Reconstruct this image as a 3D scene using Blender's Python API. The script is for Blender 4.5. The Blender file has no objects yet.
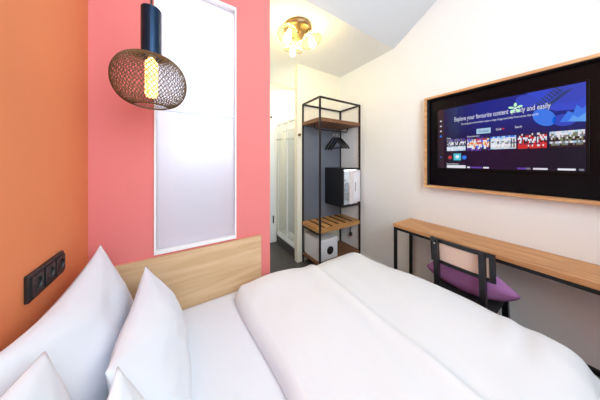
import bpy, bmesh, math, random
from mathutils import Vector, Matrix, noise
random.seed(4)
PI = math.pi
scn = bpy.context.scene
COL = scn.collection
W = 2.12            # plane of the right wall
XL = -.416          # plane of the orange wall
YP = 1.38           # plane of the pink partition
ZB = .506           # top of the mattress
HC = 2.735          # height of the hall ceiling

# ------------------------------------------------------------------ materials
def lin(c):
    c = c / 255.
    return c / 12.92 if c <= .04045 else ((c + .055) / 1.055) ** 2.4
def rgb(r, g, b): return (lin(r), lin(g), lin(b), 1)
def mat(name, col, rough=.6, metal=0, spec=.5, emit=None, es=0, noise_amt=0, noise_scale=8, bump=0, bump_scale=60, coat=0):
    m = bpy.data.materials.new(name); m.use_nodes = True
    nt = m.node_tree; b = nt.nodes['Principled BSDF']
    b.inputs['Base Color'].default_value = col
    b.inputs['Roughness'].default_value = rough
    b.inputs['Metallic'].default_value = metal
    b.inputs['Specular IOR Level'].default_value = spec
    b.inputs['Coat Weight'].default_value = coat
    tc = nt.nodes.new('ShaderNodeTexCoord')
    if emit:
        b.inputs['Emission Color'].default_value = emit
        b.inputs['Emission Strength'].default_value = es
    if noise_amt:
        n = nt.nodes.new('ShaderNodeTexNoise'); n.inputs['Scale'].default_value = noise_scale; n.inputs['Detail'].default_value = 5
        nt.links.new(tc.outputs['Object'], n.inputs['Vector'])
        mx = nt.nodes.new('ShaderNodeMix'); mx.data_type = 'RGBA'
        mx.inputs[6].default_value = tuple(c * (1 - noise_amt) for c in col[:3]) + (1,)
        mx.inputs[7].default_value = tuple(min(1, c * (1 + noise_amt)) for c in col[:3]) + (1,)
        nt.links.new(n.outputs['Fac'], mx.inputs[0]); nt.links.new(mx.outputs[2], b.inputs['Base Color'])
    if bump:
        n2 = nt.nodes.new('ShaderNodeTexNoise'); n2.inputs['Scale'].default_value = bump_scale; n2.inputs['Detail'].default_value = 6
        nt.links.new(tc.outputs['Object'], n2.inputs['Vector'])
        bp = nt.nodes.new('ShaderNodeBump'); bp.inputs['Strength'].default_value = bump; bp.inputs['Distance'].default_value = .01
        nt.links.new(n2.outputs['Fac'], bp.inputs['Height']); nt.links.new(bp.outputs['Normal'], b.inputs['Normal'])
    return m
def wood(name, c1, c2, axis='X', rough=.5, scale=1.0, spec=.35):
    m = bpy.data.materials.new(name); m.use_nodes = True
    nt = m.node_tree; b = nt.nodes['Principled BSDF']; b.inputs['Roughness'].default_value = rough
    b.inputs['Specular IOR Level'].default_value = spec
    tc = nt.nodes.new('ShaderNodeTexCoord'); mp = nt.nodes.new('ShaderNodeMapping')
    s = [16 * scale] * 3; s['XYZ'.index(axis)] = 1.6 * scale
    mp.inputs['Scale'].default_value = s
    nt.links.new(tc.outputs['Object'], mp.inputs['Vector'])
    n = nt.nodes.new('ShaderNodeTexNoise'); n.inputs['Scale'].default_value = 1.6; n.inputs['Detail'].default_value = 8
    n.inputs['Distortion'].default_value = 1.2
    nt.links.new(mp.outputs['Vector'], n.inputs['Vector'])
    r = nt.nodes.new('ShaderNodeValToRGB')
    r.color_ramp.elements[0].position = .3; r.color_ramp.elements[0].color = c2
    r.color_ramp.elements[1].position = .66; r.color_ramp.elements[1].color = c1
    nt.links.new(n.outputs['Fac'], r.inputs['Fac']); nt.links.new(r.outputs['Color'], b.inputs['Base Color'])
    return m
def emis(name, col, st, rough=.12):
    m = bpy.data.materials.new(name); m.use_nodes = True
    b = m.node_tree.nodes['Principled BSDF']
    b.inputs['Base Color'].default_value = (.004, .004, .006, 1); b.inputs['Roughness'].default_value = rough
    b.inputs['Emission Color'].default_value = col; b.inputs['Emission Strength'].default_value = st
    return m
def thin(name, col, transp, rough=.1, gloss=.15, translucent=False):
    """thin clear or frosted sheet: transparent + translucent/diffuse + glossy"""
    m = bpy.data.materials.new(name); m.use_nodes = True
    nt = m.node_tree; nt.nodes.clear()
    o = nt.nodes.new('ShaderNodeOutputMaterial')
    t = nt.nodes.new('ShaderNodeBsdfTransparent'); t.inputs[0].default_value = col
    d = nt.nodes.new('ShaderNodeBsdfTranslucent' if translucent else 'ShaderNodeBsdfDiffuse'); d.inputs[0].default_value = col
    g = nt.nodes.new('ShaderNodeBsdfGlossy'); g.inputs['Roughness'].default_value = rough
    m1 = nt.nodes.new('ShaderNodeMixShader'); m1.inputs[0].default_value = transp
    m2 = nt.nodes.new('ShaderNodeMixShader'); m2.inputs[0].default_value = gloss
    nt.links.new(d.outputs[0], m1.inputs[1]); nt.links.new(t.outputs[0], m1.inputs[2])
    nt.links.new(m1.outputs[0], m2.inputs[1]); nt.links.new(g.outputs[0], m2.inputs[2])
    nt.links.new(m2.outputs[0], o.inputs[0])
    return m

M = {}
M['orange'] = mat('orange_paint', rgb(222, 134, 88), .75, spec=.25, noise_amt=.03, noise_scale=2, bump=.02, bump_scale=180)
M['pink'] = mat('pink_paint', rgb(222, 126, 123), .75, spec=.25, noise_amt=.02, noise_scale=2, bump=.02, bump_scale=180)
M['white'] = mat('white_paint', rgb(233, 235, 236), .8, spec=.2, noise_amt=.012, noise_scale=3, bump=.02, bump_scale=180)
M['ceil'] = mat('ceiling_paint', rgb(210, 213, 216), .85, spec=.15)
M['bath'] = mat('cool_white_paint', rgb(232, 235, 240), .6)
M['cream'] = mat('cream_paint', rgb(238, 232, 214), .8, spec=.2)
M['gloss_white'] = mat('white_lacquer', rgb(236, 236, 236), .35)
M['tile'] = None
M['linen'] = mat('white_linen', rgb(223, 228, 236), .9, spec=.12, bump=.06, bump_scale=35)
M['duvet'] = mat('white_duvet_cotton', rgb(223, 226, 231), .9, spec=.12, bump=.05, bump_scale=30)
M['pillow'] = mat('white_pillow_cotton', rgb(223, 228, 236), .9, spec=.12, bump=.06, bump_scale=40)
M['black_metal'] = mat('black_steel', rgb(24, 23, 25), .45, .3)
M['brown_metal'] = mat('dark_bronze_steel', rgb(46, 36, 34), .4, .5)
M['black_plastic'] = mat('black_plastic', rgb(30, 31, 34), .45)
M['deep_black'] = mat('black_recess', rgb(8, 8, 9), .6)
M['oak'] = wood('light_oak', rgb(216, 184, 146), rgb(196, 160, 120), 'X', .5, .7)
M['oak_desk'] = wood('honey_oak', rgb(206, 158, 108), rgb(172, 116, 72), 'Y', .45, 1.3)
M['oak_frame'] = wood('oak_edge', rgb(222, 176, 128), rgb(186, 130, 88), 'Y', .5, 1.3)
M['shelf_wood'] = wood('brown_shelf_oak', rgb(140, 98, 66), rgb(98, 64, 42), 'X', .5, 1.3)
M['slat_wood'] = wood('tan_shelf_oak', rgb(204, 154, 94), rgb(164, 112, 62), 'X', .5, 1.3)
M['slate'] = mat('slate_panel', rgb(112, 118, 132), .35, .15, noise_amt=.05, noise_scale=3)
M['fridge'] = mat('black_cabinet', rgb(14, 14, 17), .3)
M['safe'] = mat('safe_enamel', rgb(228, 226, 228), .4)
M['chrome'] = mat('chrome', rgb(200, 195, 185), .18, 1)
M['bronze'] = mat('bronze_plate', rgb(132, 108, 78), .3, .8)
M['brass'] = mat('brushed_brass', rgb(150, 116, 66), .3, 1)
M['cap'] = mat('blue_black_metal', rgb(22, 46, 72), .3, .7)
M['cage'] = mat('bronze_wire', rgb(112, 92, 64), .4, .65)
M['velvet'] = mat('purple_velvet', rgb(158, 108, 160), .85, spec=.2, noise_amt=.15, noise_scale=6, bump=.1, bump_scale=30)
M['chair'] = mat('black_lacquered_wood', rgb(16, 17, 23), .35)
M['seat'] = mat('black_seat_fabric', rgb(20, 20, 26), .8)
M['grout'] = mat('grey_step', rgb(86, 80, 78), .5)
M['curtain'] = mat('shower_curtain_cloth', rgb(238, 236, 232), .8)
M['blue'] = mat('blue_bottle_plastic', rgb(60, 130, 200), .25)
M['teal'] = mat('teal_carton', rgb(60, 170, 190), .4)
M['cream_tile'] = mat('beige_tile', rgb(222, 212, 194), .35)
M['frost'] = thin('frosted_glass', (.93, .94, .98, 1), .0, .25, .06, True)
M['glass'] = thin('clear_glass', (.96, .98, .98, 1), .80, .05, .06)
M['amber'] = thin('amber_glass', (1, .92, .62, 1), .72, .05, .12, True)

def tile_mat():
    m = bpy.data.materials.new('dark_floor_tile'); m.use_nodes = True
    nt = m.node_tree; b = nt.nodes['Principled BSDF']; b.inputs['Roughness'].default_value = .45
    tc = nt.nodes.new('ShaderNodeTexCoord'); br = nt.nodes.new('ShaderNodeTexBrick')
    br.offset = 0; br.inputs['Scale'].default_value = 1; br.inputs['Brick Width'].default_value = .45; br.inputs['Row Height'].default_value = .45
    br.inputs['Mortar Size'].default_value = .006
    br.inputs['Color1'].default_value = rgb(84, 78, 76); br.inputs['Color2'].default_value = rgb(90, 83, 80); br.inputs['Mortar'].default_value = rgb(62, 58, 56)
    nt.links.new(tc.outputs['Object'], br.inputs['Vector']); nt.links.new(br.outputs['Color'], b.inputs['Base Color'])
    return m
M['tile'] = tile_mat()
def cane_mat():
    m = bpy.data.materials.new('woven_cane'); m.use_nodes = True
    nt = m.node_tree; b = nt.nodes['Principled BSDF']; b.inputs['Roughness'].default_value = .7
    tc = nt.nodes.new('ShaderNodeTexCoord'); br = nt.nodes.new('ShaderNodeTexChecker'); br.inputs['Scale'].default_value = 170
    br.inputs['Color1'].default_value = rgb(236, 218, 200); br.inputs['Color2'].default_value = rgb(212, 180, 164)
    nt.links.new(tc.outputs['Object'], br.inputs['Vector']); nt.links.new(br.outputs['Color'], b.inputs['Base Color'])
    return m
M['cane'] = cane_mat()
def bulb_mat():
    m = bpy.data.materials.new('glowing_filament_bulb'); m.use_nodes = True
    nt = m.node_tree; b = nt.nodes['Principled BSDF']; b.inputs['Base Color'].default_value = rgb(250, 210, 120)
    tc = nt.nodes.new('ShaderNodeTexCoord'); ck = nt.nodes.new('ShaderNodeTexVoronoi'); ck.inputs['Scale'].default_value = 150
    r = nt.nodes.new('ShaderNodeValToRGB')
    r.color_ramp.elements[0].position = .25; r.color_ramp.elements[0].color = (1, .82, .38, 1)
    r.color_ramp.elements[1].position = .75; r.color_ramp.elements[1].color = (.9, .26, .02, 1)
    nt.links.new(tc.outputs['Object'], ck.inputs['Vector']); nt.links.new(ck.outputs['Distance'], r.inputs['Fac'])
    nt.links.new(r.outputs['Color'], b.inputs['Emission Color']); b.inputs['Emission Strength'].default_value = 2.4
    return m
M['bulb'] = bulb_mat()
M['hall_bulb'] = emis('warm_hall_bulb', (1, .85, .44, 1), 50, .4)

# ------------------------------------------------------------------ mesh helpers
def box(bm, x0, x1, y0, y1, z0, z1, mi=0):
    v = [bm.verts.new(p) for p in ((x0,y0,z0),(x1,y0,z0),(x1,y1,z0),(x0,y1,z0),(x0,y0,z1),(x1,y0,z1),(x1,y1,z1),(x0,y1,z1))]
    for q in ((0,3,2,1),(4,5,6,7),(0,1,5,4),(1,2,6,5),(2,3,7,6),(3,0,4,7)):
        bm.faces.new([v[i] for i in q]).material_index = mi
    return bm
def prism(bm, pts, axis, a, b):
    """extrude a polygon (two coordinates each) along an axis from a to b"""
    def P(p, t):
        return {'X': (t, p[0], p[1]), 'Y': (p[0], t, p[1]), 'Z': (p[0], p[1], t)}[axis]
    A = [bm.verts.new(P(p, a)) for p in pts]; B = [bm.verts.new(P(p, b)) for p in pts]
    n = len(pts)
    bm.faces.new(A); bm.faces.new(B[::-1])
    for i in range(n): bm.faces.new((A[i], B[i], B[(i+1) % n], A[(i+1) % n]))
    return bm
def tube(bm, pts, r, n=10, cap=True, radii=None):
    pts = [Vector(p) for p in pts]; rings = []
    up = Vector((0, 0, 1))
    for i, p in enumerate(pts):
        t = (pts[min(i+1, len(pts)-1)] - pts[max(i-1, 0)]).normalized()
        a = up if abs(t.dot(up)) < .95 else Vector((1, 0, 0))
        e1 = t.cross(a).normalized(); e2 = t.cross(e1).normalized()
        rr = radii[i] if radii else r
        rings.append([bm.verts.new(p + rr * (math.cos(2*PI*k/n) * e1 + math.sin(2*PI*k/n) * e2)) for k in range(n)])
    for a, b in zip(rings, rings[1:]):
        for k in range(n): bm.faces.new((a[k], a[(k+1) % n], b[(k+1) % n], b[k]))
    if cap: bm.faces.new(rings[0][::-1]); bm.faces.new(rings[-1])
    return bm
def bar(bm, p0, p1, w, d=None, hint=(0, 0, 1)):
    """square bar between two points"""
    p0, p1 = Vector(p0), Vector(p1); d = d or w
    t = (p1 - p0).normalized(); a = Vector(hint)
    if abs(t.dot(a)) > .95: a = Vector((0, 1, 0))
    e1 = t.cross(a).normalized(); e2 = t.cross(e1).normalized()
    c = [(-1,-1),(1,-1),(1,1),(-1,1)]
    A = [bm.verts.new(p0 + e1*w/2*i + e2*d/2*j) for i, j in c]; B = [bm.verts.new(p1 + e1*w/2*i + e2*d/2*j) for i, j in c]
    bm.faces.new(A[::-1]); bm.faces.new(B)
    for i in range(4): bm.faces.new((A[i], A[(i+1) % 4], B[(i+1) % 4], B[i]))
    return bm
def lathe(bm, prof, c=(0, 0, 0), n=32, tilt=None):
    """profile of (radius, height) turned about the vertical through c"""
    mtx = Matrix.Translation(c) @ (tilt.to_4x4() if tilt else Matrix())
    rings = []
    for r, z in prof:
        if r < 1e-5: rings.append([bm.verts.new(mtx @ Vector((0, 0, z)))])
        else: rings.append([bm.verts.new(mtx @ Vector((r*math.cos(2*PI*k/n), r*math.sin(2*PI*k/n), z))) for k in range(n)])
    for a, b in zip(rings, rings[1:]):
        for k in range(n):
            k2 = (k+1) % n
            if len(a) == 1 and len(b) == 1: continue
            if len(a) == 1: bm.faces.new((a[0], b[k2], b[k]))
            elif len(b) == 1: bm.faces.new((a[k], a[k2], b[0]))
            else: bm.faces.new((a[k], a[k2], b[k2], b[k]))
    return bm
def ring(bm, c, R, r, normal=(0, 0, 1), n=32, m=8):
    q = Vector((0, 0, 1)).rotation_difference(Vector(normal).normalized())
    V = []
    for i in range(n):
        a = 2*PI*i/n; row = []
        for j in range(m):
            b = 2*PI*j/m; rr = R + r*math.cos(b)
            row.append(bm.verts.new(Vector(c) + q @ Vector((rr*math.cos(a), rr*math.sin(a), r*math.sin(b)))))
        V.append(row)
    for i in range(n):
        for j in range(m):
            bm.faces.new((V[i][j], V[(i+1) % n][j], V[(i+1) % n][(j+1) % m], V[i][(j+1) % m]))
    return bm
def obj(name, bm, m, parent=None, bevel=0, smooth=False, seg=2):
    me = bpy.data.meshes.new(name)
    bmesh.ops.recalc_face_normals(bm, faces=bm.faces[:])
    bm.to_mesh(me); bm.free()
    for k in (m if isinstance(m, (list, tuple)) else [m]): me.materials.append(M[k] if isinstance(k, str) else k)
    if smooth:
        for p in me.polygons: p.use_smooth = True
    o = bpy.data.objects.new(name, me); COL.objects.link(o)
    if parent:
        o.parent = parent; o.matrix_parent_inverse = Matrix.Translation(-parent.location)
    if bevel:
        b = o.modifiers.new('bevel', 'BEVEL'); b.width = bevel; b.segments = seg; b.limit_method = 'ANGLE'
    return o
def nb(): return bmesh.new()
def B(*a): return box(nb(), *a)
def tag(o, label, cat, group=None):
    o['label'] = label; o['category'] = cat
    if group: o['group'] = group
    return o
def thing(name, label, cat, loc, group=None):
    o = bpy.data.objects.new(name, None); COL.objects.link(o); o.location = loc; o.empty_display_size = .1
    return tag(o, label, cat, group)
def struct(name, bm, m, parent=None, bevel=0, smooth=False):
    o = obj(name, bm, m, parent, bevel, smooth)
    if not parent: o['kind'] = 'structure'
    return o
def copy_tree(o, label, delta):
    c = o.copy(); COL.objects.link(c); c.location = o.location + Vector(delta); c['label'] = label
    for ch in list(o.children):
        k = ch.copy(); COL.objects.link(k); k.parent = c
        k.matrix_parent_inverse = ch.matrix_parent_inverse.copy()
    return c

# ------------------------------------------------------------------ the room
YW = -.75; YF = 3.0; HT = 3.35
struct('floor', B(XL-.1, W+.1, YW-.1, YF+.1, -.08, 0), 'tile')
struct('wall_left', B(XL-.1, XL, YW, YP, 0, HT), 'orange')
struct('wall_right', B(W, W+.1, YW, YF, 0, HT), 'white')
wx0, wx1, wz0, wz1 = -.149, .317, .85, 2.49          # opening of the frosted window
bm = nb(); XE = .577
box(bm, XL-.1, wx0, YP, YP+.1, 0, HC); box(bm, wx1, XE, YP, YP+.1, 0, HC)
box(bm, wx0, wx1, YP, YP+.1, 0, wz0); box(bm, wx0, wx1, YP, YP+.1, wz1, HC)
struct('wall_partition', bm, 'pink')
struct('wall_bathroom', B(XE-.09, XE, YP+.1, YF, 0, HC), 'bath')
struct('wall_outer', B(XL-.1, XL, YP+.1, YF, 0, HC), 'bath')
struct('wall_hall', B(1.325, W, 2.2, 2.28, 0, HC), 'cream')
struct('wall_far', B(XL-.1, W+.1, YF, YF+.1, 0, HC), 'cream')
struct('ceiling_hall', B(XL-.1, W+.1, 1.30, YF+.1, HC, HC+.1), 'white')
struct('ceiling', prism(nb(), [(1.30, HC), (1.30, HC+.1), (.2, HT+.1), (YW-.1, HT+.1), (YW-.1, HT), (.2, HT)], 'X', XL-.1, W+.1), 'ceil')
bm = nb()
bx0, bx1, bz0, bz1 = -.25, 1.3, 1.30, 3.1
box(bm, XL-.1, bx0, YW-.1, YW, 0, HT); box(bm, bx1, W+.1, YW-.1, YW, 0, HT)
box(bm, bx0, bx1, YW-.1, YW, 0, bz0); box(bm, bx0, bx1, YW-.1, YW, bz1, HT)
struct('wall_window', bm, 'white')
struct('baseboard_right', B(W-.012, W, YW, 1.79, 0, .11), 'gloss_white', bevel=.003)

# frosted interior window in the pink wall
w1 = bpy.data.objects.new('window_1', None); COL.objects.link(w1); w1.location = (.084, YP, wz0); w1['kind'] = 'structure'
bm = nb(); t = .010; y0, y1 = YP-.012, YP+.05
box(bm, wx0, wx0+t, y0, y1, wz0, wz1); box(bm, wx1-t, wx1, y0, y1, wz0, wz1)
box(bm, wx0+t, wx1-t, y0, y1, wz1-t-.01, wz1)
obj('window_frame', bm, 'gloss_white', w1, .002)
obj('window_sill', B(wx0+t, wx1-t, y0, y1, wz0, wz0+.022), 'gloss_white', w1, .002)
wp = obj('window_pane', B(wx0+t, wx1-t, YP+.02, YP+.026, wz0+.022, wz1-t-.01), 'frost', w1)
obj('pane_joint', B(wx0+t, wx1-t, YP+.014, YP+.0195, 1.703, 1.709), mat('pane_joint_grey', rgb(196, 206, 226), .5), w1)
# daylight window behind the camera
w2 = bpy.data.objects.new('window_2', None); COL.objects.link(w2); w2.location = ((bx0+bx1)/2, YW, bz0); w2['kind'] = 'structure'
bm = nb(); t = .06; y0, y1 = YW-.07, YW-.01
box(bm, bx0, bx0+t, y0, y1, bz0, bz1); box(bm, bx1-t, bx1, y0, y1, bz0, bz1)
box(bm, bx0+t, bx1-t, y0, y1, bz0, bz0+t); box(bm, bx0+t, bx1-t, y0, y1, bz1-t, bz1)
box(bm, .495, .555, y0, y1, bz0+t, bz1-t)
obj('window_frame', bm, 'gloss_white', w2, .004)

# hall door and the things around the shower
d1 = bpy.data.objects.new('door_1', None); COL.objects.link(d1); d1.location = (.98, YF, 0); d1['kind'] = 'structure'
dlf = obj('door_leaf', B(.66, 1.325, 2.955, 2.99, .012, 2.1), 'gloss_white', d1, .004)
obj('door_frame', prism(nb(), [(.60, 0), (.60, 2.16), (1.352, 2.16), (1.352, 0), (1.33, 0), (1.33, 2.11), (.65, 2.11), (.65, 0)], 'Y', 2.965, 2.999), 'gloss_white', d1, .003)
obj('door_handle', B(1.285, 1.303, 2.935, 2.956, .34, .47), 'black_metal', dlf, .004)
hk = thing('door_hook', 'small dark hook high on the white hall door frame', 'hook', (1.258, 2.965, 2.15))
obj('hook_plate', B(1.243, 1.273, 2.958, 2.9645, 2.13, 2.158), 'brown_metal', hk, .002)
obj('hook_peg', tube(nb(), [(1.258, 2.958, 2.148), (1.258, 2.93, 2.146), (1.258, 2.915, 2.16)], .007, 8), 'brown_metal', hk)

XS = 1.36
tray = thing('shower_tray', 'white shower tray on a grey tiled step in the hall', 'shower tray', (1.72, 2.64, 0))
obj('step', B(XS, W-.002, 2.285, 2.952, 0, .13), 'grout', tray, .004)
bm = nb(); box(bm, XS-.004, XS+.06, 2.283, 2.953, .13, .172); box(bm, W-.06, W-.002, 2.283, 2.953, .13, .172)
box(bm, XS+.06, W-.06, 2.283, 2.33, .13, .172); box(bm, XS+.06, W-.06, 2.90, 2.953, .13, .172); box(bm, XS+.06, W-.06, 2.33, 2.90, .13, .145)
obj('basin', bm, 'gloss_white', tray, .006)
obj('drain', lathe(nb(), [(0, .149), (.045, .149), (.05, .1455)], (1.7, 2.6, 0), 20), 'chrome', tray)
sh = thing('shower_enclosure', 'white framed shower enclosure with clear panels standing on its tray', 'shower', (XS+.02, 2.62, .172))
bm = nb(); yA, yB = 2.286, 2.95
for y in (yA+.012, yB-.012, 2.60): bar(bm, (XS+.02, y, .173), (XS+.02, y, 2.0), .024)
bar(bm, (XS+.02, yA, 2.01), (XS+.02, yB, 2.01), .03); bar(bm, (XS+.02, yA, .185), (XS+.02, yB, .185), .022)
obj('enclosure_frame', bm, 'gloss_white', sh, .003)
obj('glass_panel', B(XS+.017, XS+.023, yA+.024, 2.588, .196, 1.995), 'glass', sh)
obj('glass_panel', B(XS+.017, XS+.023, 2.612, yB-.024, .196, 1.995), 'glass', sh)
obj('towel_rail', tube(nb(), [(XS+.008, yA+.03, 1.72), (XS-.03, yA+.03, 1.72), (XS-.03, yB-.05, 1.76), (XS+.008, yB-.05, 1.76)], .008, 8), 'chrome', sh, smooth=True)
rail_o = obj('shower_rail', tube(nb(), [(1.5, 2.281, 1.92), (1.5, 2.999, 1.92)], .01, 8), 'chrome', smooth=True)
tag(rail_o, 'thin chrome rail carrying the shower curtain', 'rail')
bm = nb(); N = 70; rows = []
for j in range(9):
    z = .24 + (1.905-.24)*j/8; rows.append([])
    for i in range(N+1):
        s = i/N; rows[-1].append(bm.verts.new((1.5 + .022*math.sin(s*46) * (1.1-.25*j/8), 2.32 + .58*s, z)))
for a, b in zip(rows, rows[1:]):
    for i in range(N): bm.faces.new((a[i], a[i+1], b[i+1], b[i]))
cu = obj('shower_curtain', bm, 'curtain', smooth=True); cu.modifiers.new('s', 'SOLIDIFY').thickness = .003
tag(cu, 'pale grey pleated curtain hanging inside the hall shower', 'curtain')

# coat knob on the end of the hall wall
kn = thing('coat_hook', 'small bronze coat knob on the cream wall left of the wardrobe rack', 'knob', (1.348, 2.2, 1.758))
obj('hook_plate', lathe(nb(), [(0, 0), (.014, 0), (.014, .006), (0, .006)], (1.343, 2.2004, 1.758), 16, Matrix.Rotation(PI/2, 3, 'X')), 'brown_metal', kn)
obj('hook_peg', lathe(nb(), [(.007, .006), (.007, .02), (.018, .024), (.02, .034), (.013, .042), (0, .043)], (1.343, 2.2004, 1.758), 16, Matrix.Rotation(PI/2, 3, 'X')), 'brass', kn, smooth=True)

# ------------------------------------------------------------------ ceiling lamp in the hall
cl = thing('ceiling_lamp', 'bronze ceiling lamp with three lit amber glass shades above the hall', 'ceiling lamp', (.89, 1.53, HC))
c0 = Vector((.965, 1.60, HC))
obj('base_plate', lathe(nb(), [(0, 0), (.14, 0), (.143, -.012), (.137, -.04), (.12, -.046), (.03, -.05), (0, -.052)], c0, 40), 'bronze', cl, smooth=True)
obj('centre_knob', lathe(nb(), [(.012, -.05), (.012, -.10), (.02, -.105), (.02, -.125), (0, -.135)], c0, 16), 'brass', cl, smooth=True)
for k in range(3):
    a = math.radians(200 + 120*k); e = Vector((math.cos(a), math.sin(a), 0))
    p = c0 + e*.105 + Vector((0, 0, -.055))
    tl = Matrix.Rotation(math.radians(14), 3, Vector((-e.y, e.x, 0))) 
    tl = Matrix.Rotation(math.radians(-20), 3, Vector((-e.y, e.x, 0)))
    h = obj('lamp_holder', lathe(nb(), [(0, .012), (.02, .010), (.022, -.035), (.016, -.04), (0, -.04)], p, 16, tl), 'chrome', cl, smooth=True)
    s = obj('glass_shade', lathe(nb(), [(.023, -.022), (.045, -.03), (.074, -.052), (.094, -.086), (.10, -.108)], p, 32, tl), 'amber', cl, smooth=True)
    rc = p + tl @ Vector((0, 0, -.108))
    obj('shade_rim', ring(nb(), rc, .10, .0028, tl @ Vector((0, 0, 1))), 'brass', s, smooth=True)
    obj('bulb', lathe(nb(), [(.012, -.041), (.016, -.055), (.027, -.10), (.03, -.13), (.022, -.155), (0, -.165)], p, 20, tl), 'hall_bulb', cl, smooth=True)

# ------------------------------------------------------------------ pendant lamp beside the bed
P0 = Vector((-.119, 1.02, -.003))
pd = thing('pendant_lamp', 'pendant lamp with bronze wire cage shade and glowing tube bulb by the pink wall', 'pendant lamp', (P0.x, P0.y, 1.643))
ztop = HC + .61*(1.30 - P0.y)/1.1 if P0.y < 1.30 else HC
ztop = HC + (HT-HC)*(1.30-P0.y)/1.1
obj('ceiling_rose', lathe(nb(), [(0, .03), (.05, .03), (.05, -.03), (.012, -.05), (0, -.05)], (P0.x, P0.y, ztop-.02), 24), 'cap', pd, smooth=True)
obj('cord', tube(nb(), [P0 + Vector((0, 0, 2.054)), P0 + Vector((0, 0, ztop-.05))], .004, 8), 'black_plastic', pd)
obj('socket_cap', lathe(nb(), [(0, 2.064), (.008, 2.064), (.01, 2.056), (.033, 2.055), (.036, 2.051), (.036, 1.85), (.034, 1.846), (0, 1.846)], P0, 40), 'cap', pd, bevel=0, smooth=False)
zc, rz, rr = 1.742, .107, .129
# woven wire cage: diamond net over a flattened globe, open at the bottom
nu, nv = 52, 27; t0, t1 = math.radians(8), math.radians(165)
bm = nb(); grid = []
def cage_r(th): return rr * (abs(math.sin(th)) ** .62)
for j in range(nv+1):
    th = t0 + (t1-t0)*j/nv; row = []
    for i in range(nu):
        ph = 2*PI*(i + (.5 if j % 2 else 0))/nu
        row.append(bm.verts.new((P0.x + cage_r(th)*math.cos(ph), P0.y + cage_r(th)*math.sin(ph), P0.z + zc + rz*math.cos(th))))
    grid.append(row)
def ed(a, b): tubes.append((a.co.copy(), b.co.copy()))
tubes = []
for j in range(nv):
    for i in range(nu):
        if j % 2 == 0: ed(grid[j][i], grid[j+1][i]); ed(grid[j][i], grid[j+1][i-1])
        else: ed(grid[j][i], grid[j+1][i]); ed(grid[j][i], grid[j+1][(i+1) % nu])
bm.free(); bm = nb()
for a, b in tubes: tube(bm, [a, b], 0.00125, 4, cap=False)
obj('wire_cage', bm, 'cage', pd, smooth=True)
for th in (t0, t1):
    obj('cage_rim', ring(nb(), (P0.x, P0.y, P0.z+zc+rz*math.cos(th)), cage_r(th), .0026), 'cage', pd, smooth=True)
obj('bulb', lathe(nb(), [(0, 1.845), (.012, 1.845), (.014, 1.835), (.0215, 1.826), (.0225, 1.815), (.0225, 1.69), (.019, 1.678), (0, 1.675)], P0, 24), 'bulb', pd, smooth=True)

# ------------------------------------------------------------------ socket strip on the orange wall
st = thing('wall_socket', 'black triple power socket strip on the orange wall above the pillows', 'socket', (XL, 1.038, 1.0))
sy0, sy1, sz0, sz1 = .928, 1.128, .960, 1.046
obj('socket_frame', B(XL, XL+.011, sy0, sy1, sz0, sz1), 'black_plastic', st, .003)
for k in range(3):
    yc = sy0 + .0335 + k*.0665; zc_ = (sz0+sz1)/2
    bm = nb(); y_, z_ = .028, .031
    # square plate with a round well
    n = 32; outer = []; 
    def sq(a):
        c, s = math.cos(a), math.sin(a); f_ = 1/max(abs(c), abs(s)); return c*f_*y_, s*f_*z_
    ringsv = []
    for (mode, x) in (('sq', .011), ('sq', .0155), (.0215, .0155), (.020, .0125), (.019, .004), (0, .004)):
        row = []
        for i in range(n):
            a = 2*PI*i/n
            if mode == 'sq': q = sq(a)
            else: q = (mode*math.cos(a), mode*math.sin(a))
            if mode == 0 and i: continue
            row.append(bm.verts.new((XL+x, yc+q[0], zc_+q[1])))
        ringsv.append(row)
    for a, b in zip(ringsv, ringsv[1:]):
        for i in range(n):
            if len(b) == 1: bm.faces.new((a[i], a[(i+1) % n], b[0]))
            else: bm.faces.new((a[i], a[(i+1) % n], b[(i+1) % n], b[i]))
    so = obj('socket_insert', bm, 'black_plastic', st)
    bm = nb()
    for s in (-1, 1): tube(bm, [(XL+.0045, yc+s*.0095, zc_), (XL+.006, yc+s*.0095, zc_)], .0028, 8)
    box(bm, XL+.004, XL+.013, yc-.003, yc+.003, zc_-.0185, zc_-.0155)
    obj('contact', bm, 'chrome', so)

# ------------------------------------------------------------------ wooden board along the pink wall
bo = obj('wall_board', B(XL+.002, .498, YP-.022, YP-.001, .30, .838), 'oak', bevel=.002)
tag(bo, 'light oak board fixed along the pink wall under the frosted window', 'board')

# ------------------------------------------------------------------ bed
MX0, MX1, MY0, MY1 = XL+.006, 1.385, .0, YP-.026
def sag(x, y):
    return .10*max(0, (min(y, 1.36)-1.15)/.2)**2*sstep(.62, .9, x)
def sstep(a, b, x):
    t = max(0, min(1, (x-a)/(b-a))); return t*t*(3-2*t)   # a > b gives a falling step
bed = thing('bed', 'wide low bed with white fitted sheet, its side against the oak board', 'bed', ((MX0+MX1)/2, (MY0+MY1)/2, 0))
obj('bed_base', B(MX0+.02, MX1-.02, MY0+.02, MY1-.004, .12, .30), mat('dark_base_fabric', rgb(70, 66, 66), .9), bed, .01)
for x in (MX0+.12, MX1-.12):
    for y in (MY0+.12, MY1-.12):
        obj('leg', B(x-.03, x+.03, y-.03, y+.03, 0, .12), 'black_metal', bed, .004)
bm = nb(); nx, ny = 60, 50
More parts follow.
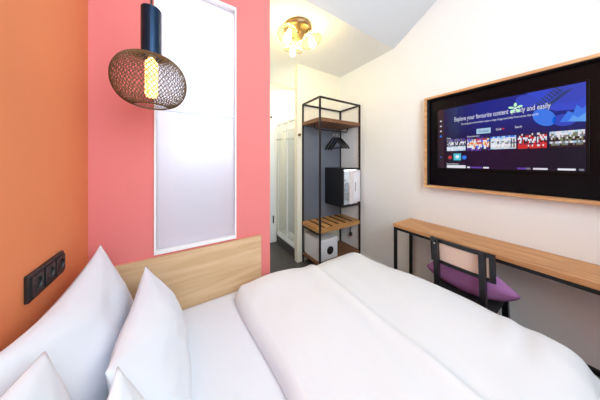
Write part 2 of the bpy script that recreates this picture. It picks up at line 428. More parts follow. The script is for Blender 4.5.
# mattress with a gently creased sheet on top
vt = []
for i in range(nx+1):
    vt.append([])
    for j in range(ny+1):
        x = MX0 + (MX1-MX0)*i/nx; y = MY0 + (MY1-MY0)*j/ny
        e = min(x-MX0, MX1-x, y-MY0, MY1-y); r = .03
        dz = -(r - math.sqrt(max(0, r*r - (r-e)**2))) if e < r else 0
        z = ZB + dz - .002 + .0019*noise.noise(Vector((x*5 + y*3, y*1.2, 0))) - sag(x, y)
        vt[-1].append(bm.verts.new((x, y, z)))
for i in range(nx):
    for j in range(ny): bm.faces.new((vt[i][j], vt[i+1][j], vt[i+1][j+1], vt[i][j+1]))
edge = [vt[i][0] for i in range(nx+1)] + [vt[nx][j] for j in range(1, ny+1)] + [vt[i][ny] for i in range(nx-1, -1, -1)] + [vt[0][j] for j in range(ny-1, 0, -1)]
low = [bm.verts.new((v.co.x, v.co.y, .30)) for v in edge]
for i in range(len(edge)): bm.faces.new((edge[i], edge[(i+1) % len(edge)], low[(i+1) % len(edge)], low[i]))
bm.faces.new(low)
obj('mattress', bm, 'linen', bed, smooth=True)

# ------------------------------------------------------------------ duvet
CL = .004
def wrap(s, edge, r):
    """arc length along the top, over a rounded edge and down: returns position, drop, angle"""
    if s <= edge - r: return s, 0, 0
    a = (s - (edge-r))/r
    if a < PI/2: return edge - r + r*math.sin(a), r*(1-math.cos(a)), a
    return edge, r + r*(a-PI/2), PI/2
def duvet():
    bm = nb(); na, nbb = 150, 130
    a0, a1 = .285, 1.40 + .34; b0, b1 = -.03 - .26, 1.30
    top, bot = [], []
    for i in range(na+1):
        top.append([]); bot.append([])
        for j in range(nbb+1):
            u, v = i/na, j/nbb
            # denser rows by the edges
            u = u + .05*math.sin(2*PI*u)*-1*.9 * (1 if u < .5 else 0)
            s = a0 + (a1-a0)*u
            far = 1.300 + .044*sstep(.86, .935, s) - .05*(1-sstep(0, .07, s-a0))**2
            q = b0 + (far-b0)*v
            # fold lengths slightly wavy
            s2 = s + (-.012 + .055*sstep(1.2, .55, q))*sstep(.62, .30, s)
            x, dx, ax = wrap(s2, 1.405 + .075*sstep(1.2, .25, q), .07)
            y, dy, ay = wrap(-q, -(MY0-.012), .15); y = -y
            z = ZB + CL - math.sqrt(dx*dx + dy*dy) if dx and dy else ZB + CL - max(dx, dy)
            z -= sag(x, y)
            n = Vector((math.sin(ax), -math.sin(ay)*(1 if ax < .01 else .7), max(.02, math.cos(ax)*math.cos(ay)))).normalized()
            layer = .060 - .014*sstep(.875, .93, s) + .020*sstep(1.1, .6, q)*sstep(1.0, 1.3, s)
            layer += .022*math.exp(-((s-.52)/.22)**2)*sstep(1.0, 1.2, q)
            rid = .006*math.exp(-((s-.872)/.018)**2)
            e1 = min(1, (s-a0)/.06); e2 = min(1, (far-q)/.06)
            e3 = min(1, (a1-s)/.03); e4 = min(1, (q-b0)/.03)
            fall = 1
            for e in (e1, e2, e3, e4): fall *= math.sqrt(max(0, 1-(1-e)**2))
            wr = .009*noise.noise(Vector((s*2.2+1, q*3.1, .3))) + .006*noise.noise(Vector((s*9 - q*4, q*3, 2.0)))
            # creases running over the foot edge
            wr += .030*noise.noise(Vector((s*1.5 + q*4, q*13 - s*2, 5.0)))*sstep(1.12, 1.45, s)*sstep(.42, .12, q)
            # long soft folds parallel to the layer's edge
            wr += .003*math.sin((s-.3)*34 + 2.5*noise.noise(Vector((q*2, s, 0))))*sstep(.55, .85, s)*(1-sstep(.9, 1.1, s))
            t_ = (layer + rid + wr)*fall
            pz = Vector((x, y, z))
            bot[-1].append(bm.verts.new(pz)); top[-1].append(bm.verts.new(pz + n*max(t_, .0015)))
    for i in range(na):
        for j in range(nbb):
            bm.faces.new((top[i][j], top[i+1][j], top[i+1][j+1], top[i][j+1]))
            bm.faces.new((bot[i][j], bot[i][j+1], bot[i+1][j+1], bot[i+1][j]))
    for i in range(na):
        for j in (0, nbb): bm.faces.new((top[i][j], top[i+1][j], bot[i+1][j], bot[i][j]))
    for j in range(nbb):
        for i in (0, na): bm.faces.new((top[i][j], top[i][j+1], bot[i][j+1], bot[i][j]))
    return obj('duvet', bm, 'duvet', smooth=True)
tag(duvet(), 'thick white duvet folded in two layers over the foot of the bed', 'duvet')

# ------------------------------------------------------------------ pillows
def pillow(label, yc, wid, bot, topp, thick, seed, ear=.06, sagv=0, taper=0, lift=0):
    """bot, topp: (x, z) of the lower and upper edge; pillow faces +X"""
    bm = nb(); n = 44
    b = Vector((bot[0], 0, bot[1])); tvec = Vector((topp[0], 0, topp[1])) - b; h = tvec.length; tvec.normalize()
    nrm = Vector((tvec.z, 0, -tvec.x))
    F, K = [], []
    for i in range(n+1):
        F.append([]); K.append([])
        for j in range(n+1):
            u = -1 + 2*i/n; v = -1 + 2*j/n
            pu = u*(1 + .055*(1-v*v)); pv = v*(1 - ear*.9*(1-u*u)) - sagv*(1-u*u)*max(0, v)**2
            pu *= 1 - taper*(v+1)/2
            th = max(0, (1-abs(u)**2.6)*(1-abs(v)**2.6))**.54
            th *= 1 - .18*v
            nz = 1 + .13*noise.noise(Vector((u*1.5+seed, v*1.5, 0))) + .07*noise.noise(Vector((u*4+seed, v*4+u*2, 3)))
            # creases fanning in from the corners
            for cu_, cv_ in ((1, 1), (-1, 1), (1, -1), (-1, -1)):
                du, dv = u-cu_, v-cv_; d = math.hypot(du, dv)
                if d < 1.3: nz += .10*math.sin(math.atan2(dv, du)*11+seed)*math.exp(-d*2.2)
            p = b + tvec*(h*(pv+1)/2) + Vector((0, yc + pu*wid/2, -lift*(pu-1)*(v+1)/2))
            p += nrm*(.012*noise.noise(Vector((u*1.2, v*1.2, seed))))
            F[-1].append(bm.verts.new(p + nrm*(thick*.5*th*nz + .0015)))
            K[-1].append(bm.verts.new(p - nrm*(thick*.42*th + .0015)))
    for i in range(n):
        for j in range(n):
            bm.faces.new((F[i][j], F[i+1][j], F[i+1][j+1], F[i][j+1])); bm.faces.new((K[i][j], K[i][j+1], K[i+1][j+1], K[i+1][j]))
    for i in range(n):
        for j in (0, n): bm.faces.new((F[i][j], F[i+1][j], K[i+1][j], K[i][j]))
    for j in range(n):
        for i in (0, n): bm.faces.new((F[i][j], F[i][j+1], K[i][j+1], K[i][j]))
    lo = min(v.co.z for v in bm.verts)
    for v in bm.verts: v.co.z += ZB + .001 - lo
    o = obj('pillow', bm, 'pillow', smooth=True)
    return tag(o, label, 'pillow', 'white pillows at the head of the bed')
pillow('large white pillow leaning on the orange wall nearest the corner below the sockets', .945, .64, (-.215, .52), (-.345, 1.01), .16, 1, .03, .13)
pillow('white pillow at lower left of the photo leaning on the orange wall', 0.305, .66, (-.17, .52), (-.258, 1.0), .115, 7, .02, .0, 0, .06)
pillow('white pillow with pointed top in front of the large one, beside the oak board', .91, .62, (-.015, .515), (-.165, .888), .15, 13, .03, .09, .13)
pillow('white pillow at bottom edge of the photo, in front of the lower left pillow', .285, .61, (.0, .515), (-.13, .945), .12, 21, .04, .08, .06)

# ------------------------------------------------------------------ wardrobe rack
rx0, rx1, ry0, ry1, rz1 = 1.394, 2.118, 1.793, 2.196, 2.192
rk = thing('wardrobe_rack', 'tall open wardrobe rack of dark metal bars with wooden shelves beside the white wall', 'wardrobe', ((rx0+rx1)/2, (ry0+ry1)/2, 0))
b_ = .02; h_ = b_/2
for x in (rx0+h_, rx1-h_):
    for y in (ry0+h_, ry1-h_): obj('post', B(x-h_, x+h_, y-h_, y+h_, 0, rz1), 'brown_metal', rk, .001)
bm = nb()
def rect_frame(bm, z, t=.02):
    box(bm, rx0+b_, rx1-b_, ry0, ry0+b_, z-t, z); box(bm, rx0+b_, rx1-b_, ry1-b_, ry1, z-t, z)
    box(bm, rx0, rx0+b_, ry0+b_, ry1-b_, z-t, z); box(bm, rx1-b_, rx1, ry0+b_, ry1-b_, z-t, z)
rect_frame(bm, rz1); obj('top_rail', bm, 'brown_metal', rk)
for (zt, th, nm, mt) in ((1.935, .045, 'shelf', 'shelf_wood'), (.565, .05, 'shelf', 'slat_wood'), (.14, .03, 'shelf', 'shelf_wood')):
    bm = nb(); box(bm, rx0+b_+.0005, rx1-b_-.0005, ry0+.001, ry1-.001, zt-th, zt)
    box(bm, rx0+.001, rx0+b_, ry0+b_+.0005, ry1-b_-.0005, zt-th, zt); box(bm, rx1-b_, rx1-.001, ry0+b_+.0005, ry1-b_-.0005, zt-th, zt)
    s = obj(nm, bm, mt, rk)
    if zt == .565:
        for k in range(5):
            x = rx0 + .09 + k*.12
            l = obj('luggage_strip', B(x, x+.02, ry0+.035, ry1-.03, zt, zt+.008), 'black_metal', s, .002)
obj('cross_rail', B(rx0, rx0+b_, ry0+b_, ry1-b_, .49, .5145), 'black_metal', rk)
obj('back_panel', B(rx0+b_, rx1-b_, ry1-.012, ry1-.004, .565, 1.889), 'slate', rk)
obj('fridge_shelf', B(1.79, rx1-b_, ry0+b_, ry1-b_, .776, .79), 'black_metal', rk, .001)
obj('hanging_rail', tube(nb(), [(1.46, 1.995, 1.889), (1.462, 1.995, 1.85), (1.475, 1.995, 1.832), (1.50, 1.995, 1.825), (1.75, 1.995, 1.825), (2.04, 1.995, 1.825), (2.06, 1.995, 1.835), (2.068, 1.995, 1.855), (2.07, 1.995, 1.889)], .0085, 10), 'black_metal', rk, smooth=True)
# hangers
def hanger(x, label, tw):
    t = thing('coat_hanger', label, 'hanger', (x, 1.995, 1.84), 'black coat hangers')
    z0 = 1.8345+.0035
    hook = [(x, 1.995 + .017*math.cos(a), z0 - .0165 + .0168*math.sin(a)) for a in [math.radians(q) for q in range(150, -60, -15)]]
    hook += [(x, 1.995, 1.77), (x, 1.995, 1.725)]
    obj('hook', tube(nb(), hook, .003, 8), 'chrome', t, smooth=True)
    bm = nb()
    for s in (-1, 1):
        pts = [(x, 1.995, 1.725), (x, 1.995+s*.03, 1.715), (x, 1.995+s*.10, 1.655), (x, 1.995+s*.165, 1.595), (x, 1.995+s*.185, 1.568)]
        tube(bm, pts, .01, 8, radii=[.012, .014, .015, .016, .010])
    obj('shoulder', bm, 'black_plastic', t, smooth=True)
    obj('trouser_bar', tube(nb(), [(x, 1.995-.172, 1.586), (x, 1.995+.172, 1.586)], .005, 8), 'black_plastic', t)
    return t
hanger(1.80, 'black coat hanger on the wardrobe rail, leftmost of the three', 0)
hanger(1.855, 'black coat hanger on the wardrobe rail, middle of the three', 0)
hanger(1.91, 'black coat hanger on the wardrobe rail, rightmost and nearest the white wall', 0)

# minibar with its door ajar
fx0, fx1, fy0, fy1, fz0, fz1 = 1.785, 2.09, 1.803, 2.168, .791, 1.305
fr = thing('minibar_fridge', 'black minibar cabinet with white door ajar, on the wardrobe rack', 'fridge', ((fx0+fx1)/2, 2.0, fz0))
bm = nb(); t = .022
box(bm, fx0, fx0+t, fy0, fy1, fz0, fz1); box(bm, fx1-t, fx1, fy0, fy1, fz0, fz1)
box(bm, fx0+t, fx1-t, fy0, fy1, fz0, fz0+t); box(bm, fx0+t, fx1-t, fy0, fy1, fz1-t, fz1); box(bm, fx0+t, fx1-t, fy1-t, fy1, fz0+t, fz1-t)
obj('cabinet', bm, 'fridge', fr)
bm = nb(); g = t+.001
q = .006
box(bm, fx0+g, fx0+g+q, fy0+.004, fy1-g, fz0+g, fz1-g); box(bm, fx1-g-q, fx1-g, fy0+.004, fy1-g, fz0+g, fz1-g)
box(bm, fx0+g+q, fx1-g-q, fy0+.004, fy1-g, fz0+g, fz0+g+q); box(bm, fx0+g+q, fx1-g-q, fy0+.004, fy1-g, fz1-g-q, fz1-g); box(bm, fx0+g+q, fx1-g-q, fy1-g-q, fy1-g, fz0+g+q, fz1-g-q)
obj('liner', bm, 'gloss_white', fr)
sz1_, sz2_ = .955, 1.115
for z in (sz1_, sz2_): obj('inner_shelf', B(fx0+g+q+.001, fx1-g-q-.001, fy0+.03, fy1-g-q-.001, z, z+.006), 'glass', fr)
hinge = Vector((fx1-.012, fy0-.004, 0)); an = math.radians(15)
def door_part(name, x0, x1, y0, y1, z0, z1, m, par):
    o = obj(name, B(x0, x1, y0, y1, z0, z1), m, None, .004)
    for v in o.data.vertices:
        v.co = Matrix.Rotation(an, 3, 'Z') @ v.co + hinge
    o.parent = par; o.matrix_parent_inverse = Matrix.Translation(-par.location); return o
dw = fx1-fx0-.042
door = door_part('door', -dw, 0, -.03, 0, fz0+.05, fz1-.03, mat('fridge_door_white', rgb(226, 218, 222), .35), fr)
door_part('door_inlay', -dw+.06, -.03, -.036, -.0305, fz0+.09, fz1-.06, mat('door_inlay_white', rgb(240, 240, 246), .25), door)
door_part('handle', -dw+.09, -dw+.102, -.05, -.0365, 1.0, 1.12, 'chrome', door)
obj('interior_lamp', B(fx0+.06, fx1-.06, fy0+.02, fy0+.045, fz1-t-.014, fz1-t-.0075), emis('fridge_light', (.85, .93, 1, 1), 14), fr)
def bottle(x, y, z, h, r, m, nm, label, cat):
    o = thing(nm, label, cat, (x, y, z))
    obj('bottle_body', lathe(nb(), [(0, 0), (r, .001), (r, h*.62), (r*.45, h*.78), (r*.42, h*.86), (0, h*.86)], (x, y, z+.0005), 16), m, o, smooth=True)
    obj('bottle_cap', lathe(nb(), [(0, h*.865), (r*.5, h*.865), (r*.5, h), (0, h)], (x, y, z+.0005), 16), 'gloss_white', o)
bx_ = fx0+g+q+.032
bottle(bx_, fy0+.07, sz2_+.006, .13, .024, 'blue', 'bottle', 'small blue bottle on the top shelf inside the minibar', 'bottle')
bottle(bx_, fy0+.07, sz1_+.006, .13, .024, 'teal', 'bottle', 'small teal bottle on the middle shelf inside the minibar', 'bottle')
bottle(bx_, fy0+.07, fz0+g+q, .12, .024, 'blue', 'bottle', 'small blue bottle on the floor inside the minibar', 'bottle')

# safe on the bottom shelf
sf = thing('safe', 'small white safe with round black dial on the bottom shelf of the rack', 'safe', (1.565, 1.99, .141))
obj('safe_body', B(1.42, 1.722, 1.835, 2.165, .141, .405), 'safe', sf, .006)
obj('safe_door', B(1.434, 1.708, 1.827, 1.8345, .155, .391), 'safe', sf, .003)
dl = obj('dial', lathe(nb(), [(0, 0), (.05, 0), (.052, .006), (.046, .013), (.036, .014), (.034, .011), (0, .011)], (1.585, 1.827, .262), 32, Matrix.Rotation(PI/2, 3, 'X')), 'deep_black', sf, smooth=False)
kb = nb(); tube(kb, [(1.585, 1.815, .262), (1.585, 1.799, .262)], .014, 16); box(kb, 1.582, 1.588, 1.795, 1.7985, .25, .274)
obj('dial_knob', kb, 'chrome', sf)

# plug on the wall below the luggage shelf
pl = thing('power_plug', 'small black plug with short cable on the white wall under the luggage shelf', 'plug', (W, 1.953, .36))
obj('socket_plate', B(W-.008, W-.0005, 1.905, 1.955, .30, .36), 'gloss_white', pl, .002)
obj('plug_body', B(W-.04, W-.0085, 1.94, 1.975, .295, .345), 'black_plastic', pl, .006)
obj('cable', tube(nb(), [(W-.03, 1.958, .343), (W-.032, 1.958, .38), (W-.022, 1.958, .42), (W-.018, 1.962, .47), (W-.016, 1.966, .513)], .006, 8), 'black_plastic', pl, smooth=True)

# ------------------------------------------------------------------ desk
dx0, dx1, dy0, dy1, dz = 1.785, W-.002, -.74, 1.105, .775
dk = thing('desk', 'long narrow oak desk with black metal legs along the white wall', 'desk', ((dx0+dx1)/2, (dy0+dy1)/2, 0))
obj('desk_top', B(dx0, dx1, dy0, dy1, dz-.032, dz), 'oak_desk', dk, .002)
bm = nb(); t = .024
zt = dz-.0325
box(bm, dx0+.004, dx0+.004+t, dy0+.01, dy1-.006, zt-t, zt); box(bm, dx1-t-.02, dx1-.02, dy0+.01, dy1-.006, zt-t, zt)
box(bm, dx0+.004+t, dx1-t-.02, dy1-.006-t, dy1-.006, zt-t, zt); box(bm, dx0+.004+t, dx1-t-.02, dy0+.01, dy0+.01+t, zt-t, zt)
obj('apron_frame', bm, 'black_metal', dk)
for x in (dx0+.004, dx1-t-.02):
    for y in (dy0+.01, dy1-.006-t): obj('leg', B(x, x+t, y, y+t, 0, zt-t-.0003), 'black_metal', dk)
obj('foot_rail', B(dx1-t-.02, dx1-.02, dy0+.01+t, dy1-.006-t, .13, .157), 'black_metal', dk)

# ------------------------------------------------------------------ chair
ch = thing('desk_chair', 'black wooden chair with woven cane back pulled up to the oak desk', 'chair', (1.80, .515, 0))
cy = .517
for s, yy in ((1, .645), (-1, .392)):
    bm = nb()
    pts = [(1.565, yy, 0), (1.605, yy, .25), (1.61, yy, .44), (1.595, yy, .65), (1.575, yy, .826)]
    for a, b in zip(pts, pts[1:]): bar(bm, a, b, .034, .03, (0, 1, 0))
    obj('leg', bm, 'chair', ch)
for yy in (.67, .365):
    bm = nb(); bar(bm, (1.955, yy, .43), (1.985, yy+(.01 if yy > .5 else -.01), 0), .038, .032, (0, 1, 0)); obj('leg', bm, 'chair', ch)
bm = nb(); box(bm, 1.63, 1.98, .375, .66, .395, .43); obj('seat_frame', bm, 'chair', ch, .006)
obj('seat', B(1.632, 2.0, .345, .69, .431, .462), 'seat', ch, .014, seg=3)
# curved back: frame round a cane panel
def backp(y, z, off=0):
    c = .045*(1 - ((y-cy)/.18)**2)            # bows towards the bed in the middle
    return Vector((1.615 - (z-.65)*.12 - c*.25 + off, y, z))
yl, yr, z0, z1 = .690, .340, .648, .828
bm = nb()
def strip(bm, ya, yb, za, zb, t=.022, off=0, n=14):
    rows = []
    for i in range(n+1):
        y = ya + (yb-ya)*i/n
        rows.append([bm.verts.new(backp(y, z, off+o_)) for z, o_ in ((za, 0), (zb, 0), (zb, t), (za, t))])
    for a, b in zip(rows, rows[1:]):
        for k in range(4): bm.faces.new((a[k], a[(k+1) % 4], b[(k+1) % 4], b[k]))
    bm.faces.new(rows[0]); bm.faces.new(rows[-1][::-1])
strip(bm, yl, yr, z1-.028, z1); strip(bm, yl, yr, z0-.004, z0+.020)
strip(bm, yl, yl-.030, z0+.020, z1-.028, n=2); strip(bm, yr+.026, yr, z0+.020, z1-.028, n=2)
obj('backrest', bm, 'chair', ch, .003)
bm = nb(); strip(bm, yl-.031, yr+.027, z0+.0205, z1-.0285, .006, .008); obj('cane_panel', bm, 'cane', ch)
for yy in (.645,): obj('screw', tube(nb(), [(1.561, yy, .80), (1.556, yy, .80)], .006, 10), 'chrome', ch)

# loose purple cushion slouched against the chair back
bm = nb(); n = 40
def outline(a):
    # diamond with soft sides: tips at both sides and top, rounded sagging bottom
    c, s = math.cos(a), math.sin(a)
    p = 1.06 if s > 0 else 1.75
    r = 1/((abs(c)**p + abs(s)**p)**(1/p)); return r*c, r*s
F, K = [], []
cN = Vector((.97, 0, .24)).normalized()
R_ = 12
cu_c = Vector((1.712, .508, .562))
for i in range(R_+1):
    F.append([]); K.append([])
    rr_ = i/R_
    for k in range(n*2):
        a = 2*PI*k/(n*2); y, z = outline(a)
        yy = -y*.255*rr_; zz = z*(.225 if z > 0 else .098)*rr_ + .028*y*abs(y)*rr_
        p = cu_c + Vector((0, yy, zz)) + Vector((-.04*(zz/.23) if zz > 0 else 0, 0, 0))
        th = .055*(1-rr_**2.4)**.6*(1 + .12*noise.noise(Vector((yy*9, zz*9, 1))))
        F[-1].append(p + Vector((th*1.1, 0, 0))); K[-1].append(p - Vector((th*(1.0 if zz < .05 else .8), 0, 0)))
def sheet(G):
    V = [[bm.verts.new(p) for p in row] if i else None for i, row in enumerate(G)]
    c = bm.verts.new(G[0][0]); m_ = len(G[1])
    for k in range(m_): bm.faces.new((c, V[1][k], V[1][(k+1) % m_]))
    for a, b in zip(V[1:], V[2:]):
        for k in range(m_): bm.faces.new((a[k], a[(k+1) % m_], b[(k+1) % m_], b[k]))
sheet(F); sheet(K); bmesh.ops.remove_doubles(bm, verts=bm.verts[:], dist=.0008)
lo = min(v.co.z for v in bm.verts)
for v in bm.verts: v.co.z += .4635 - lo
ppl = obj('cushion', bm, 'velvet', smooth=True)
tag(ppl, 'purple velvet cushion slouched against the cane back on the black chair', 'cushion')

# ------------------------------------------------------------------ television in its oak box
FX, fyl, fyr, fz0_, fz1_ = 2.05, .938, -.075, 1.141, 2.027
tf = thing('wall_frame', 'shallow oak box frame with black backing mounted round the television', 'frame', (W, .43, 1.141))
bm = nb(); t = .020
box(bm, FX, W-.0005, fyl-t, fyl, fz0_, fz1_); box(bm, FX, W-.0005, fyr, fyr+t, fz0_, fz1_)
box(bm, FX, W-.0005, fyr+t, fyl-t, fz0_, fz0_+t); box(bm, FX, W-.0005, fyr+t, fyl-t, fz1_-t, fz1_)
obj('oak_border', bm, 'oak_frame', tf)
obj('backing', B(2.108, W-.001, fyr+t+.0005, fyl-t-.0005, fz0_+t+.0005, fz1_-t-.0005), mat('black_glass_backing', rgb(8, 9, 14), .25, spec=.12), tf)
bm = nb(); t2 = .003; e = t+.0006
box(bm, FX+.012, 2.1075, fyl-e-t2, fyl-e, fz0_+e, fz1_-e); box(bm, FX+.012, 2.1075, fyr+e, fyr+e+t2, fz0_+e, fz1_-e)
box(bm, FX+.012, 2.1075, fyr+e+t2, fyl-e-t2, fz1_-e-t2, fz1_-e)
obj('lining', bm, mat('dark_lining', rgb(38, 34, 36), .5), tf)

SX, SY0, SZ0, SW, SH = 2.086, .833, 1.335, .783, .550
tv = thing('television', 'flat television showing a blue streaming menu inside the oak box frame', 'television', (2.107, .44, 1.33))
obj('bezel', B(SX+.002, 2.1075, SY0-SW-.012, SY0+.012, SZ0-.014, SZ0+SH+.012), mat('bezel_black', rgb(9, 9, 11), .3, spec=.15), tv, .002)
SM = {}; slots = []
def smat(name, col, st=1.0):
    if name not in SM:
        SM[name] = len(slots); slots.append(emis('screen_' + name, col, st*.6))
    return SM[name]
def bg_mat():
    m = bpy.data.materials.new('screen_menu_background'); m.use_nodes = True
    nt = m.node_tree; b = nt.nodes['Principled BSDF']; b.inputs['Base Color'].default_value = (.003, .003, .005, 1); b.inputs['Roughness'].default_value = .1
    tc = nt.nodes.new('ShaderNodeTexCoord'); sp = nt.nodes.new('ShaderNodeSeparateXYZ'); nt.links.new(tc.outputs['Object'], sp.inputs[0])
    def ramp(out, lo, hi, stops):
        mr = nt.nodes.new('ShaderNodeMapRange'); mr.inputs[1].default_value = lo; mr.inputs[2].default_value = hi
        nt.links.new(sp.outputs[out], mr.inputs[0]); r = nt.nodes.new('ShaderNodeValToRGB')
        while len(r.color_ramp.elements) < len(stops): r.color_ramp.elements.new(.5)
        for el, (p, c) in zip(r.color_ramp.elements, stops): el.position = p; el.color = c
        nt.links.new(mr.outputs[0], r.inputs['Fac']); return r
    cols = ramp('Y', SY0 - tv.location.y, SY0-SW - tv.location.y, [(0, rgb(26, 30, 52)), (.16, rgb(20, 34, 92)), (.4, rgb(18, 40, 140)), (1, rgb(12, 44, 150))])
    low_ = ramp('Y', SY0 - tv.location.y, SY0-SW - tv.location.y, [(0, rgb(14, 14, 30)), (.4, rgb(30, 14, 52)), (.72, rgb(26, 14, 44)), (.85, rgb(6, 18, 40)), (1, rgb(6, 22, 44))])
    f = ramp('Z', SZ0 - tv.location.z, SZ0+SH - tv.location.z, [(.3, (0, 0, 0, 1)), (.8, (1, 1, 1, 1))])
    mx = nt.nodes.new('ShaderNodeMix'); mx.data_type = 'RGBA'
    nt.links.new(f.outputs['Color'], mx.inputs[0]); nt.links.new(low_.outputs['Color'], mx.inputs[6]); nt.links.new(cols.outputs['Color'], mx.inputs[7])
    nt.links.new(mx.outputs[2], b.inputs['Emission Color']); b.inputs['Emission Strength'].default_value = .55; b.inputs['Specular IOR Level'].default_value = .25
    return m
slots.append(bg_mat()); SM['bg'] = 0
sbm = nb()
def SP(a, b, l): return Vector((SX - .0002*l, SY0 - SW*a, SZ0 + SH*b)) - Vector(tv.location)
def spoly(pts, l, mi):
    pts = [(min(1, max(0, a)), min(1, max(0, b))) for a, b in pts]
    f = sbm.faces.new([sbm.verts.new(SP(a, b, l)) for a, b in pts]); f.material_index = mi
def srect(a0, b0, a1, b1, l, mi): spoly([(a0, b0), (a1, b0), (a1, b1), (a0, b1)], l, mi)
def sell(a, b, ra, rb, l, mi, rot=0, n=24):
    spoly([(a + ra*math.cos(t)*math.cos(rot) - rb*math.sin(t)*math.sin(rot)*SH/SW, b + (ra*math.cos(t)*math.sin(rot)*SW/SH + rb*math.sin(t)*math.cos(rot))) for t in [2*PI*i/n for i in range(n)]], l, mi)
def stext(txt, a0, b0, width, height, l, mi):
    cu_ = bpy.data.curves.new('txt', 'FONT'); cu_.body = txt; cu_.resolution_u = 3
    o = bpy.data.objects.new('txt', cu_); COL.objects.link(o)
    dg = bpy.context.evaluated_depsgraph_get(); me = bpy.data.meshes.new_from_object(o.evaluated_get(dg))
    xs = [v.co.x for v in me.vertices]; ys = [v.co.y for v in me.vertices]
    sx = width/(max(xs)-min(xs)); sy = height/.73
    vs = [sbm.verts.new(SP(a0 + (v.co.x-min(xs))*sx, b0 + v.co.y*sy, l)) for v in me.vertices]
    for p in me.polygons:
        try: sbm.faces.new([vs[i] for i in p.vertices]).material_index = mi
        except ValueError: pass
    bpy.data.objects.remove(o); bpy.data.curves.remove(cu_); bpy.data.meshes.remove(me)
srect(0, 0, 1, 1, 0, 0)
white = smat('white', rgb(235, 240, 250), 1.0); pale = smat('pale_blue', rgb(168, 206, 234), 1.0)
royal = smat('royal', rgb(10, 70, 205), 1.0); sky = smat('sky', rgb(30, 118, 235), 1.0); navy = smat('navy', rgb(10, 24, 84), 1.0)
leaf = smat('leaf', rgb(14, 60, 120), 1.0); mint = smat('mint', rgb(186, 246, 200), 1.1); cyan = smat('cyan', rgb(70, 196, 214), 1)
red = smat('red', rgb(206, 40, 46), 1); oran = smat('orange', rgb(232, 120, 44), 1); dark = smat('dark', rgb(16, 16, 24), 1)
sand = smat('sand', rgb(214, 204, 190), 1); grey = smat('grey', rgb(120, 128, 140), 1); violet = smat('violet', rgb(96, 60, 170), 1); yel = smat('yellow', rgb(240, 200, 90), 1)
green = smat('moss', rgb(110, 124, 96), 1); snow = smat('snow', rgb(226, 226, 236), 1); side = smat('side', rgb(22, 22, 34), 1); mid = smat('midblue', rgb(14, 66, 190), 1)
srect(0, 0, .062, 1, 1, side)
# abstract garden artwork along the top right
spoly([(.70, 1), (.76, .82), (.86, .72), (1, .70), (1, 1)], 1, royal)
sell(.80, .66, .055, .12, 2, sky, .5); sell(.90, .60, .06, .07, 2, mid, -.3); sell(.93, .93, .09, .14, 2, mid, .2); sell(.70, .90, .05, .10, 2, mid, .9)
spoly([(.88, .58), (.92, .70), (.945, .67), (.96, .76), (.985, .70), (1, .74), (1, .56)], 3, sky)
spoly([(.92, .58), (.945, .645), (.965, .61), (1, .66), (1, .56)], 4, smat('mist', rgb(84, 160, 240)))
for k in range(8):
    a = .790 + .014*k; b = .80 + .021*k
    sell(a-.016, b+.028, .006, .045, 4, leaf, .62); sell(a+.026, b-.012, .006, .045, 4, leaf, -1.2)
spoly([(.77, .77), (.776, .765), (.905, .975), (.90, .98)], 4, leaf)
stext('Explore your favourite content quickly and easily', .167, .768, .668, .072, 6, white)
stext('Streaming your own content, enjoy a range of apps and titles from across the world', .229, .698, .540, .030, 6, white)
for k in range(5):
    a = 2*PI*k/5 + .3
    sell(.634 + .028*math.cos(a), .830 + .045*math.sin(a), .019, .014, 7, mint, a)
sell(.634, .830, .009, .012, 8, white)
srect(.358, .528, .467, .606, 5, pale); stext('Get started', .375, .55, .075, .034, 6, navy)
stext('Guide', .505, .555, .038, .034, 6, white); sell(.556, .57, .008, .010, 6, red)
stext('Search', .632, .56, .042, .034, 6, white)
for b in (.807, .72, .633): sell(.031, b, .0085, .0125, 5, white)
sell(.031, .545, .012, .018, 5, sky); sell(.031, .185, .007, .01, 5, sky)
stext('Home', .093, .487, .04, .026, 6, white); stext('Entertainment', .28, .488, .10, .026, 6, white)
R = random.Random(3)
def thumb(a0, b0, a1, b1, base, blobs, l=4):
    srect(a0, b0, a1, b1, l, base)
    for (u, v, w, h, m) in blobs:
        a, b = a0+(a1-a0)*u, b0+(b1-b0)*v
        spoly([(max(a0, min(a1, a + w*(a1-a0)*math.cos(t))), max(b0, min(b1, b + h*(b1-b0)*math.sin(t)))) for t in [2*PI*i/16 for i in range(16)]], l + 1 + .1*(blobs.index((u, v, w, h, m))), m)
def photo(a0, b0, a1, b1, rows, seed, nx=22):
    """small menu picture: bands of colour patches listed from the top"""
    q = random.Random(seed); ny = len(rows)
    for j, band in enumerate(rows):
        for i in range(nx):
            aa = a0 + (a1-a0)*i/nx; ab = a0 + (a1-a0)*(i+1)/nx; ba = b1 - (b1-b0)*(j+1)/ny; bb = b1 - (b1-b0)*j/ny
            srect(aa, ba, ab, bb, 4, q.choice(band))
photo(.093, .285, .267, .478, [[grey, violet, side]]*2 + [[snow, grey, dark, white], [dark, grey, snow], [dark, navy, grey], [snow, white, pale], [snow, white], [snow, pale]], 1)
photo(.28, .273, .456, .48, [[violet, dark, navy], [sky, red, violet, sand], [red, oran, sand, white, sky], [sand, oran, yel, snow, red], [sand, snow, oran, violet], [white, sky, oran, sand], [navy, violet, snow], [dark, violet, navy]], 2)
photo(.466, .287, .639, .467, [[sky, pale], [pale, snow], [snow, pale, white], [snow, grey, pale, green], [snow, grey, white], [snow, white], [snow, sand, white], [pale, snow]], 3)
srect(.605, .30, .612, .43, 5, navy); srect(.622, .30, .630, .42, 5, dark)
photo(.65, .28, .815, .475, [[navy, dark, snow], [snow, navy, red, dark], [red, snow, navy, white], [snow, white, navy, red], [red, dark, snow], [red, navy, red], [red, snow, red], [red, red, dark]], 4)
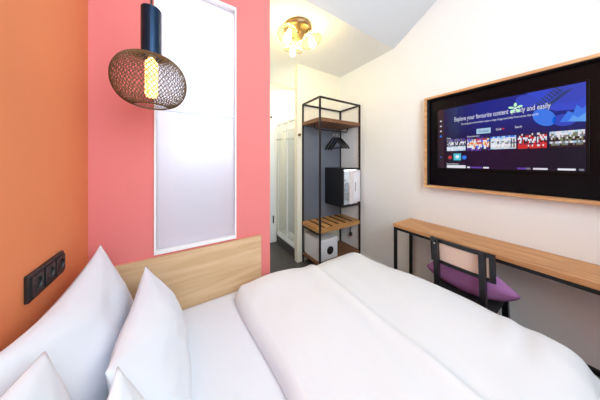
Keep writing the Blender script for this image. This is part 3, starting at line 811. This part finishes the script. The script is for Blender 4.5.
photo(.829, .28, .996, .473, [[snow, pale], [snow, pale, green], [snow, grey, green], [green, dark, snow], [dark, green, dark], [pale, snow, grey], [green, dark, grey], [dark, side, dark]], 5)
srect(.1, .138, .146, .218, 4, dark); sell(.123, .178, .017, .028, 5, red); srect(.158, .13, .226, .24, 4, cyan); sell(.192, .187, .017, .026, 5, white)
sell(.255, .175, .02, .032, 4, sky)
srect(.093, .004, .267, .05, 4, snow); stext('Recommended apps', .093, .062, .11, .024, 6, white)
for a0, a1, m in ((.28, .305, white), (.315, .40, violet), (.41, .453, white), (.646, .70, violet), (.70, .725, grey), (.74, .819, snow), (.87, .955, white), (.97, .992, grey)): srect(a0, .008, a1, .03, 4, m)
me = bpy.data.meshes.new('screen'); sbm.normal_update()
bmesh.ops.recalc_face_normals(sbm, faces=sbm.faces[:])
for f in sbm.faces:
    if f.normal.x > 0: f.normal_flip()
sbm.to_mesh(me); sbm.free()
for m_ in slots: me.materials.append(m_)
sc_ = bpy.data.objects.new('screen', me); COL.objects.link(sc_); sc_.parent = tv

# ------------------------------------------------------------------ light
def area(name, loc, rot, sx, sy, e, col=(1, 1, 1)):
    l = bpy.data.lights.new(name, 'AREA'); l.shape = 'RECTANGLE'; l.size = sx; l.size_y = sy; l.energy = e; l.color = col
    o = bpy.data.objects.new(name, l); COL.objects.link(o); o.location = loc; o.rotation_euler = rot; return o
area('window_daylight', (.525, YW-.09, 2.2), (PI/2, 0, 0), 1.45, 1.7, 35, (.755, .925, 1))
area('bathroom_light', (.03, 2.2, HC-.02), (0, 0, 0), .5, .7, 9.5, (.84, .92, 1))
area('shower_fill', (1.75, 2.62, HC-.02), (0, 0, 0), .3, .3, 5, (1, .96, .88))  # unseen fill light, added to brighten the shower behind the hall wall
wd = bpy.data.worlds.new('sky'); scn.world = wd; wd.use_nodes = True
wd.node_tree.nodes['Background'].inputs[0].default_value = (.75, .85, 1, 1); wd.node_tree.nodes['Background'].inputs[1].default_value = 1.0

# ------------------------------------------------------------------ camera
cam = bpy.data.cameras.new('camera'); co = bpy.data.objects.new('camera', cam); COL.objects.link(co)
cam.sensor_width = 36; cam.sensor_fit = 'HORIZONTAL'; cam.lens = 36*187/600; cam.shift_y = -39/600; cam.clip_start = .02
co.location = (0, 0, 1.40); co.rotation_euler = (PI/2, 0, -math.atan(116/187))
scn.camera = co
vs = scn.view_settings; vs.view_transform = 'Standard'; vs.look = 'None'; vs.gamma = 1; vs.use_curve_mapping = False; vs.exposure = 0.66
scn.cycles.max_bounces = 12; scn.cycles.diffuse_bounces = 8; scn.cycles.transparent_max_bounces = 24
